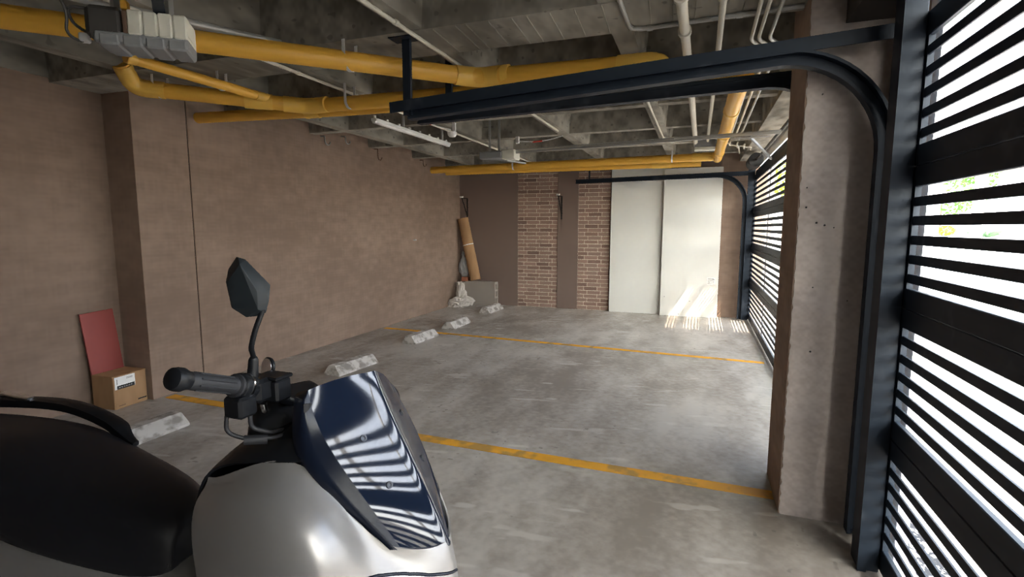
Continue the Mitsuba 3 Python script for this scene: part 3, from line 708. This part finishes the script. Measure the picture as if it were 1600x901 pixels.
for s in (0, 1):
    m = grid_mesh(np.stack([edge+(edge-fl)*0.03, edge*0.5+fl*0.5, fl, fl+np.array([-0.03, 0.012, 0])], 1), 0.003)
    if s == 1:
        m = mir(m); v = m.vertices.copy(); v[:, 2] -= (v[:, 1]-1.0)*0.47*np.clip(0.35+0.65*(v[:, 2]-0.80)/0.36, 0.35, 1.0)**2; m.vertices = v
    put('side_fin', m, 'mat_fin', vs, smooth=60)
def near_vis(p):
    d = np.linalg.norm(vg-np.array(p), axis=2); i, j = np.unravel_index(d.argmin(), d.shape)
    i = min(max(i, 1), vg.shape[0]-2); j = min(max(j, 1), vg.shape[1]-2)
    n = np.cross(vg[i+1, j]-vg[i-1, j], vg[i, j+1]-vg[i, j-1]); n /= np.linalg.norm(n)
    if n[0] < 0: n = -n
    return vg[i, j], n
for p in [(-0.668, 0.915, 1.045), (-0.612, 0.925, 0.942), (-0.668, 1.085, 1.045), (-0.612, 1.075, 0.942)]:
    c, n = near_vis(p)
    put('screw', orient(lathe([(0, 0.0005), (0.0035, 0.0005), (0.0045, 0.0025), (0.0075, 0.003), (0.0085, -0.002), (0, -0.002)], 16), c, n), 'mat_screw', vs, smooth=30)
COWL = [[(-0.978, 0.785, 0.962), (-0.872, 0.792, 1.000), (-0.752, 0.815, 1.012), (-0.655, 0.842, 0.915), (-0.584, 0.888, 0.826), (-0.514, 1.0, 0.790)],
        [(-0.972, 0.752, 0.930), (-0.800, 0.735, 0.968), (-0.685, 0.755, 0.955), (-0.625, 0.800, 0.875), (-0.572, 0.875, 0.775), (-0.492, 1.0, 0.722)],
        [(-0.955, 0.720, 0.850), (-0.760, 0.690, 0.872), (-0.645, 0.715, 0.850), (-0.602, 0.775, 0.785), (-0.560, 0.860, 0.705), (-0.490, 1.0, 0.640)],
        [(-0.950, 0.745, 0.620), (-0.770, 0.715, 0.630), (-0.670, 0.740, 0.620), (-0.625, 0.800, 0.600), (-0.580, 0.880, 0.570), (-0.525, 1.0, 0.545)],
        [(-0.920, 0.800, 0.400), (-0.800, 0.790, 0.400), (-0.720, 0.820, 0.400), (-0.680, 0.860, 0.400), (-0.660, 0.920, 0.400), (-0.650, 1.0, 0.400)]]
cg = full(COWL)
cg[:, 6:, 1] = 1.0 + (cg[:, 6:, 1]-1.0)*np.array([0.98, 0.92, 0.82, 0.78, 0.84])
cg[1:, 6:, 0] -= 0.55*(cg[1:, 6:, 1]-1.0)
put('front_cowl', grid_mesh(grid_up(cg, 48, 81), 0.006), 'mat_silver', SC, smooth=50, label='silver front cowl')
seam = make_interp_spline(np.arange(5), np.array([(-0.625, 0.765, 0.815), (-0.592, 0.825, 0.797), (-0.574, 0.870, 0.778), (-0.540, 0.935, 0.744), (-0.489, 1.0, 0.722)]), k=3)(np.linspace(0, 4, 30))
sq = cg_full = grid_up(cg, 96, 161)
sn_ = []
for p in seam:                                   # keep the seam on the cowl's skin
    d = np.linalg.norm(sq-p, axis=2); i, j = np.unravel_index(d.argmin(), d.shape); sn_.append(sq[i, j])
sn_ = np.array(sn_); sn_[1:-1] = (sn_[:-2]+sn_[1:-1]+sn_[2:])/3
put('cowl_seam', tube(sn_, 0.0035, 8), 'mat_fin', SC, smooth=40, label='dark seam across the nose of the cowl')
# dark gap panel on the flanks below the windshield
for s in (0, 1):
    G = [[(-0.745, 0.822, 1.14), (-0.752, 0.86, 1.13), (-0.80, 0.90, 1.10)], [(-0.738, 0.822, 1.03), (-0.745, 0.84, 1.02), (-0.85, 0.84, 1.03)], [(-0.70, 0.825, 0.965), (-0.74, 0.835, 0.99), (-0.88, 0.81, 0.99)]]
    m = grid_mesh(grid_up(G, 10, 10), 0.004)
    if s == 1:
        m = mir(m); v = m.vertices.copy(); v[:, 2] -= 0.02+(v[:, 1]-1.0)*0.5*np.clip(0.35+0.65*(v[:, 2]-0.80)/0.36, 0.35, 1.0)**2; m.vertices = v
    put('side_fairing', m, 'mat_satin', SC, smooth=50)
# inner dash and rear face of the leg shield
DASH = [[(-0.74, 0.825, 1.02), (-0.74, 0.90, 1.06), (-0.73, 1.0, 1.08)], [(-0.86, 0.80, 1.005), (-0.86, 0.88, 1.045), (-0.86, 1.0, 1.06)], [(-0.975, 0.79, 0.968), (-0.99, 0.88, 0.985), (-1.0, 1.0, 0.99)], [(-0.985, 0.76, 0.86), (-1.03, 0.86, 0.84), (-1.05, 1.0, 0.84)], [(-0.96, 0.755, 0.62), (-1.03, 0.86, 0.60), (-1.05, 1.0, 0.60)], [(-0.93, 0.80, 0.34), (-0.98, 0.88, 0.32), (-0.99, 1.0, 0.32)]]
put('inner_leg_shield', grid_mesh(grid_up(full(DASH), 36, 31), 0.006), 'mat_satin', SC, smooth=50, label='black inner leg shield')
# handlebar cover, steering neck
def blob(pts, radii, edge=0.02, it=10):
    ms = [manifold3d.Manifold.sphere(r, 20).translate(list(map(float, p))) for p, r in zip(pts, radii)]
    m = manifold3d.Manifold.batch_hull(ms).refine_to_length(edge).to_mesh()
    t = trimesh.Trimesh(m.vert_properties[:, :3], m.tri_verts, process=True)
    trimesh.smoothing.filter_taubin(t, iterations=it)
    return t
put('handlebar_cover', blob([(-0.955, 0.945, 1.085), (-0.955, 1.07, 1.07), (-0.905, 0.92, 1.062), (-0.885, 1.07, 1.035), (-0.86, 0.925, 1.005), (-0.86, 1.08, 0.99), (-0.925, 0.885, 1.035), (-0.93, 1.1, 1.02), (-0.93, 0.90, 0.99)], [0.030, 0.028, 0.033, 0.03, 0.04, 0.04, 0.03, 0.03, 0.035]), 'mat_satin', SC, smooth=50, label='black handlebar cover')
put('steering_neck', blob([(-0.89, 1.0, 1.03), (-0.87, 0.96, 0.98), (-0.85, 1.0, 0.92)], [0.07, 0.07, 0.08]), 'mat_satin', SC, smooth=50)
# right grip (towards the camera) and left grip
g0, g1 = np.array([-0.858, 0.640, 1.233]), np.array([-0.868, 0.785, 1.176])
gd = (g1-g0)/np.linalg.norm(g1-g0)
hbk = put('handlebar', tube([g0+gd*0.01, g1+gd*0.07, (-0.90, 1.0, 1.05), (-0.93, 1.30, 0.985), (-0.97, 1.40, 0.98)], 0.012, 14), 'mat_satin', SC, smooth=40)
gp = [(0.0150, 0.022), (0.0165, 0.03), (0.0172, 0.06), (0.0168, 0.10), (0.0172, 0.128), (0.0185, 0.134), (0.024, 0.137), (0.024, 0.142), (0.012, 0.143)]
def along(prof, o, d, n=24): return orient(lathe(prof, n), o, d)
GR = along([(0, 0.02)]+gp, g0, gd)
gk = put('grip', GR, 'mat_rubber', SC, smooth=40, label='black rubber grip')
for k in range(8):
    a = k/8*2*math.pi
    q = trimesh.geometry.align_vectors([0, 0, 1], gd)[:3, :3] @ np.array([math.cos(a)*0.0168, math.sin(a)*0.0168, 0])
    put('rib', tube([g0+q+gd*0.04, g0+q+gd*0.125], 0.0022, 6), 'mat_rubber', gk, smooth=40)
put('bar_end', along([(0, -0.012), (0.012, -0.012), (0.0195, -0.008), (0.0215, 0.0), (0.0215, 0.010), (0.019, 0.016), (0.017, 0.024), (0, 0.024)], g0, gd), 'mat_satin', SC, smooth=35, label='rounded bar end')
put('throttle_housing', along([(0, 0.142), (0.021, 0.142), (0.026, 0.146), (0.027, 0.150), (0.027, 0.180), (0.023, 0.187), (0, 0.187)], g0, gd), 'mat_satin', SC, smooth=35)
put('switch_ring', along([(0.015, 0.160), (0.0285, 0.160), (0.0285, 0.165), (0.015, 0.165)], g0, gd), 'mat_chrome', SC, smooth=35, label='bright metal ring')
c = g0+gd*0.205
put('switch_housing', hull([*(box(-0.03, 0.03, -0.028, 0.03, -0.024, 0.026, 0.008).vertices+c)]), 'mat_satin', SC, smooth=30)
c2 = g0+gd*0.238+np.array([0.02, -0.004, 0.012])
rs = put('brake_reservoir', box(c2[0]-0.03, c2[0]+0.028, c2[1]-0.022, c2[1]+0.022, c2[2]-0.030, c2[2]+0.018, 0.005), 'mat_satin', SC)
put('cap', box(c2[0]-0.033, c2[0]+0.031, c2[1]-0.025, c2[1]+0.025, c2[2]+0.018, c2[2]+0.026, 0.003), 'mat_satin', rs)
put('sight_glass', orient(lathe([(0, 0.002), (0.006, 0.002), (0.009, 0.003), (0.010, -0.003), (0, -0.003)], 18), c2+(-0.006, -0.023, -0.006), (0.2, -1, 0.05)), 'mat_chrome', rs, smooth=35)
c3 = g0+gd*0.150+np.array([0.004, -0.004, -0.040])
put('cable_housing', hull([*(box(-0.026, 0.022, -0.020, 0.026, -0.022, 0.022, 0.006).vertices+c3)]), 'mat_satin', SC, smooth=30)
put('brake_hose', tube(fillet([c3+(-0.026, -0.01, -0.02), c3+(-0.030, -0.012, -0.055), c3+(0.0, 0.01, -0.075), c3+(0.04, 0.05, -0.08), (-0.86, 0.90, 1.04)], 0.04), 0.0042, 10), 'mat_rubber', SC, smooth=40)
put('throttle_cable', tube(fillet([c3+(0.012, 0.012, -0.02), c3+(0.010, 0.014, -0.05), c3+(0.035, 0.04, -0.066), (-0.86, 0.88, 1.05)], 0.03), 0.0045, 10), 'mat_rubber', SC, smooth=40)
put('cable_joint', tube([c3+(-0.004, 0.008, -0.076), c3+(0.028, 0.038, -0.081)], 0.010, 12), 'mat_rubber', SC, smooth=40)
put('lever_pivot', along([(0, -0.004), (0.006, -0.004), (0.007, 0.0), (0.007, 0.018), (0, 0.020)], c2+(-0.012, -0.018, -0.05), (0.1, -0.3, 1), 14), 'mat_chrome', SC, smooth=35)
h0, h1 = np.array([-0.972, 1.41, 0.98]), np.array([-0.93, 1.28, 0.986])
put('grip', along([(0, 0.0)]+[(r, z-0.02) for r, z in gp], h0, h1-h0), 'mat_rubber', SC, smooth=40)
# mirror on the right bar
mb = g0+gd*0.186+np.array([0.004, 0.0, 0.020])
mk = put('mirror_stem', tube(fillet([mb+(0.004, 0.002, 0.045), (-0.826, 0.775, 1.262), (-0.812, 0.775, 1.300), (-0.800, 0.785, 1.338)], 0.03), 0.0052, 12), 'mat_satin', SC, smooth=40, label='thin black mirror stem')
put('boot', tube([mb+(-0.002, 0.0, -0.01), mb+(0.003, 0.002, 0.040), mb+(0.004, 0.002, 0.046)], 0.0105, 16, radii=[0.0115, 0.0098, 0.0068]), 'mat_satin', mk, smooth=40)
OUT = [(-0.839, 0.766, 1.442), (-0.832, 0.777, 1.437), (-0.810, 0.813, 1.385), (-0.812, 0.809, 1.352), (-0.815, 0.803, 1.330), (-0.824, 0.790, 1.325), (-0.834, 0.773, 1.325), (-0.846, 0.754, 1.344), (-0.850, 0.748, 1.395), (-0.847, 0.753, 1.419)]
RID = [(-0.806, 0.742, 1.430), (-0.799, 0.752, 1.409), (-0.790, 0.763, 1.378), (-0.792, 0.765, 1.342), (-0.822, 0.752, 1.352), (-0.830, 0.745, 1.405)]
OUT, RID = np.array(OUT), np.array(RID); nm = np.array([0.85, -0.53, 0.0]); nm /= np.linalg.norm(nm)
mh = hull(np.vstack([OUT, OUT+nm*0.012, RID]))
ms = put('mirror', mh, 'mat_mirror_shell', SC, smooth=22, label='angular black mirror shell')
cc = OUT.mean(0)
put('glass', hull(np.vstack([cc+(OUT-cc)*0.92-nm*0.0015, cc+(OUT-cc)*0.92+nm*0.001])), 'mat_glass', ms, smooth=22)
# small round accessory mirror on a ball stalk by the bar
am = put('accessory_mirror', orient(lathe([(0, 0.010), (0.012, 0.009), (0.021, 0.003), (0.0225, -0.003), (0.020, -0.005), (0, -0.005)], 28), (-0.905, 0.895, 1.185), (0.24, 0.95, -0.18)), 'mat_satin', SC, smooth=40)
put('glass', orient(lathe([(0, -0.006), (0.0195, -0.006), (0.0195, -0.004), (0, -0.004)], 28), (-0.905, 0.895, 1.185), (0.24, 0.95, -0.18)), 'mat_glass', am, smooth=40)
put('ball', trimesh.creation.icosphere(subdivisions=2, radius=0.0075).apply_translation((-0.885, 0.893, 1.166)), 'mat_satin', am, smooth=40)
put('stalk', tube([(-0.885, 0.893, 1.166), (-0.885, 0.895, 1.12)], 0.004, 8), 'mat_satin', am, smooth=40)
# seat: sections along x
def loft(secs, n=28, p=2.6):
    rows = []
    for (x, w, zt, zb, yc) in secs:
        a = np.linspace(0, 2*math.pi, n, endpoint=False)
        cy = np.sign(np.cos(a))*np.abs(np.cos(a))**(2/p)*w
        cz = np.sign(np.sin(a))*np.abs(np.sin(a))**(2/p)
        cz = np.where(cz > 0, cz*(zt-zb)*0.62, cz*(zt-zb)*0.38)+zb+(zt-zb)*0.38
        rows.append(np.stack([np.full(n, x), yc+cy, cz], 1))
    R = np.array(rows)
    s = make_interp_spline(np.arange(len(R)), R, k=3, axis=0)(np.linspace(0, len(R)-1, 6*len(R)))
    s = np.concatenate([s, s[:, :1]], 1)
    m = grid_mesh(s)
    k = s.shape[1]; v, f = list(m.vertices), list(m.faces)
    for row, fl in ((0, 1), (len(s)-1, -1)):
        c = len(v); v.append(s[row].mean(0))
        for j in range(k-1):
            a, b = row*k+j, row*k+j+1
            f.append((c, b, a) if fl > 0 else (c, a, b))
    m = trimesh.Trimesh(np.array(v), np.array(f), process=False); m.merge_vertices(); m.fix_normals()
    return m
put('seat', loft([(-1.31, 0.07, 0.67, 0.50, 1.0), (-1.36, 0.115, 0.715, 0.50, 1.0), (-1.50, 0.165, 0.752, 0.54, 1.0), (-1.71, 0.20, 0.792, 0.58, 0.99), (-1.93, 0.215, 0.835, 0.62, 0.985), (-2.16, 0.21, 0.838, 0.66, 0.985), (-2.40, 0.19, 0.82, 0.70, 0.99), (-2.6, 0.13, 0.81, 0.73, 1.0)]), 'mat_seat', SC, smooth=60, label='matte black seat')
put('tail_body', loft([(-1.20, 0.13, 0.56, 0.30, 1.0), (-1.30, 0.16, 0.58, 0.30, 1.0), (-1.50, 0.215, 0.625, 0.30, 1.0), (-1.75, 0.235, 0.665, 0.34, 0.99), (-2.0, 0.24, 0.70, 0.40, 0.99), (-2.3, 0.225, 0.74, 0.48, 0.99), (-2.6, 0.15, 0.77, 0.58, 1.0), (-2.72, 0.08, 0.76, 0.64, 1.0)]), 'mat_silver', SC, smooth=60, label='silver tail body')
rail = [(-1.76, 1.155, 0.772), (-1.84, 1.170, 0.798), (-1.92, 1.18, 0.822), (-2.11, 1.19, 0.846), (-2.35, 1.185, 0.840), (-2.62, 1.12, 0.83), (-2.68, 1.0, 0.83)]
rs_ = make_interp_spline(np.arange(7), np.array(rail), k=3)(np.linspace(0, 6, 40))
gm = sweep(np.array([(-0.024, -0.016), (0.0, -0.024), (0.024, -0.016), (0.024, 0.012), (0.0, 0.020), (-0.024, 0.012)]), rs_, radii=np.clip(np.linspace(0.4, 3.2, 40), 0, 1.0))
gmk = put('grab_rail', gm, 'mat_satin', SC, smooth=40, label='black passenger grab rail')
put('silver_strip', hull(np.vstack([box(-2.52, -2.34, 1.160, 1.185, 0.853, 0.862, 0.003).vertices])), 'mat_chrome', gmk, label='silver strip on the rail')  # plain chrome strip set on the rail
# running gear, mostly below the picture
put('footboard', box(-1.34, -0.93, 0.78, 1.22, 0.30, 0.36, 0.015), 'mat_satin', SC)
put('underbody', box(-2.1, -0.85, 0.88, 1.12, 0.20, 0.32, 0.02), 'mat_satin', SC)
put('front_fender', grid_mesh(grid_up([[(-0.66+0.33*math.cos(a), 1+dy, 0.29+0.33*math.sin(a)-abs(dy)*0.4) for dy in (-0.075, -0.05, 0, 0.05, 0.075)] for a in np.linspace(0.2, 2.4, 9)], 24, 13), 0.004), 'mat_satin', SC, smooth=50)
for x in (-0.66, -2.12):
    w = put('wheel', orient(lathe([(0.17, -0.05), (0.23, -0.055), (0.27, -0.045), (0.288, -0.02), (0.29, 0), (0.288, 0.02), (0.27, 0.045), (0.23, 0.055), (0.17, 0.05), (0.165, 0.0), (0.17, -0.05)], 48), (x, 1.0, 0.29), (0, 1, 0)), 'mat_rubber', SC, smooth=40)
    put('rim', join(orient(lathe([(0.155, -0.04), (0.172, -0.04), (0.172, 0.04), (0.155, 0.04), (0.155, -0.04)], 40), (x, 1.0, 0.29), (0, 1, 0)), tube([(x, 0.93, 0.29), (x, 1.07, 0.29)], 0.03, 16), *[barr((x+0.025*math.cos(a), 1.0, 0.29+0.025*math.sin(a)), (x+0.16*math.cos(a), 1.0, 0.29+0.16*math.sin(a)), 0.025, 0.03, (0, 1, 0)) for a in np.arange(5)/5*2*math.pi]), 'mat_satin', w)
for y in (0.90, 1.10):
    put('fork_leg', tube([(-0.66, y, 0.29), (-0.76, y, 0.62)], 0.018, 14), 'mat_satin', SC, smooth=40)
put('swing_unit', box(-2.14, -1.7, 1.06, 1.16, 0.22, 0.36, 0.03), 'mat_satin', SC)
put('stand', join(tube([(-1.55, 0.90, 0.24), (-1.62, 0.82, 0.012)], 0.012, 10), tube([(-1.55, 1.10, 0.24), (-1.62, 1.18, 0.012)], 0.012, 10), tube([(-1.55, 0.9, 0.24), (-1.55, 1.1, 0.24)], 0.012, 10)), 'mat_satin', SC, smooth=40)

# ------------------------------------------------------------------ outside
struct('ground_outside', box(0.95, 60, -40, 70, -0.2, -0.02), 'mat_pave', label='sunlit pale pavement outside')
struct('wall_outside', box(7.0, 7.3, -30, 40, -0.05, 1.25), 'mat_ext_wall', label='low pale wall across the pavement')
for y0, y1, lab in ((-14.0, 1.3, 'added pale slab high above the pavement keeping sun off the gates, near side'), (2.9, 14.0, 'added pale slab high above the pavement keeping sun off the gates, beyond the sun gap')):
    wk = struct('sun_block_slab', box(4.5, 6.5, y0, y1, 8.85, 9.05), 'mat_ext_wall', label=lab)  # added slabs block direct sun from the gates; their gap shapes the sun patch
    for y in (y0+0.3, y1-0.3):
        put('added_column', box(5.42, 5.58, y-0.08, y+0.08, -0.05, 8.86), 'mat_ext_wall', wk)
struct('gravel_strip', box(0.95, 1.13, -1.5, 9.5, -0.03, -0.012), 'mat_gravel', label='dark mottled gravel strip just outside the gates')
struct('facade', box(0.86, 1.06, -6, 14, 3.2, 9.0), 'mat_ext_wall', label='pale building wall above the gates')
def leaf_cloud(c, s, n, size, seed):
    r = np.random.default_rng(seed)
    d = r.normal(size=(n, 3)); d /= np.linalg.norm(d, axis=1, keepdims=True)
    P = d*(0.55+0.45*r.random((n, 1))**0.5)*np.array(s)+np.array(c)
    a = r.normal(size=(n, 3)); a /= np.linalg.norm(a, axis=1, keepdims=True)
    b = np.cross(a, r.normal(size=(n, 3))); b /= np.linalg.norm(b, axis=1, keepdims=True)
    a *= size; b *= size*0.45
    v = np.stack([P-a, P-b, P+a, P+b], 1).reshape(-1, 3)
    i = np.arange(n)*4
    return trimesh.Trimesh(v, np.vstack([np.stack([i, i+1, i+2], 1), np.stack([i, i+2, i+3], 1)]), process=False)
def tree(label, x, y, h, r, m, seed):
    t = thing('tree', label, 'tree')
    put('trunk', tube([(x, y, -0.05), (x+0.1, y, h*0.5), (x, y+0.1, h)], 0.12, 10, radii=[0.14, 0.10, 0.05]), 'mat_trunk', t, smooth=40)
    put('crown', join(leaf_cloud((x, y, h), (r, r, r*0.8), 1800, 0.10, seed), leaf_cloud((x+0.4*r, y-0.3*r, h+0.5*r), (r*0.7, r*0.7, r*0.6), 900, 0.10, seed+1)), m, t)
tree('leafy yellow green tree seen through the far gate', 3.0, 19.5, 3.6, 1.5, 'mat_leaf_a', 1)
tree('leafy dark green tree beyond the low wall', 10.5, 30.0, 3.6, 2.0, 'mat_leaf_b', 5)
def bush(label, x, y, z, r, m, seed):
    t = thing('bush', label, 'bush')
    put('foliage', leaf_cloud((x, y, z+r*0.7), (r, r, r*0.75), 500, r*0.14, seed), m, t)
    put('stem', tube([(x, y, z), (x, y, z+r*0.6)], 0.03, 8), 'mat_trunk', t, smooth=40)
bush('small bright yellow green bush on the low wall beyond the near gate', 7.15, 19.65, 1.25, 0.22, 'mat_leaf_a', 3)
ag = thing('agave', 'spiky grey green agave plant on the low wall beyond the near gate', 'agave')
for k in range(14):
    a = k*2.4; e = 0.25+0.5*((k*0.37) % 1)
    c = np.array([7.15, 17.2, 1.25]); L = 0.55
    tip = c+L*np.array([math.cos(a)*math.cos(e), math.sin(a)*math.cos(e), math.sin(e)*0.6])
    s = np.array([-math.sin(a), math.cos(a), 0])*0.05; mid = c+(tip-c)*0.4+(0, 0, 0.05)
    put('leaf', hull([c+s*0.6, c-s*0.6, mid+s, mid-s, tip, mid+(0, 0, 0.02), c+(0, 0, 0.03)]), 'mat_leaf_c', ag)
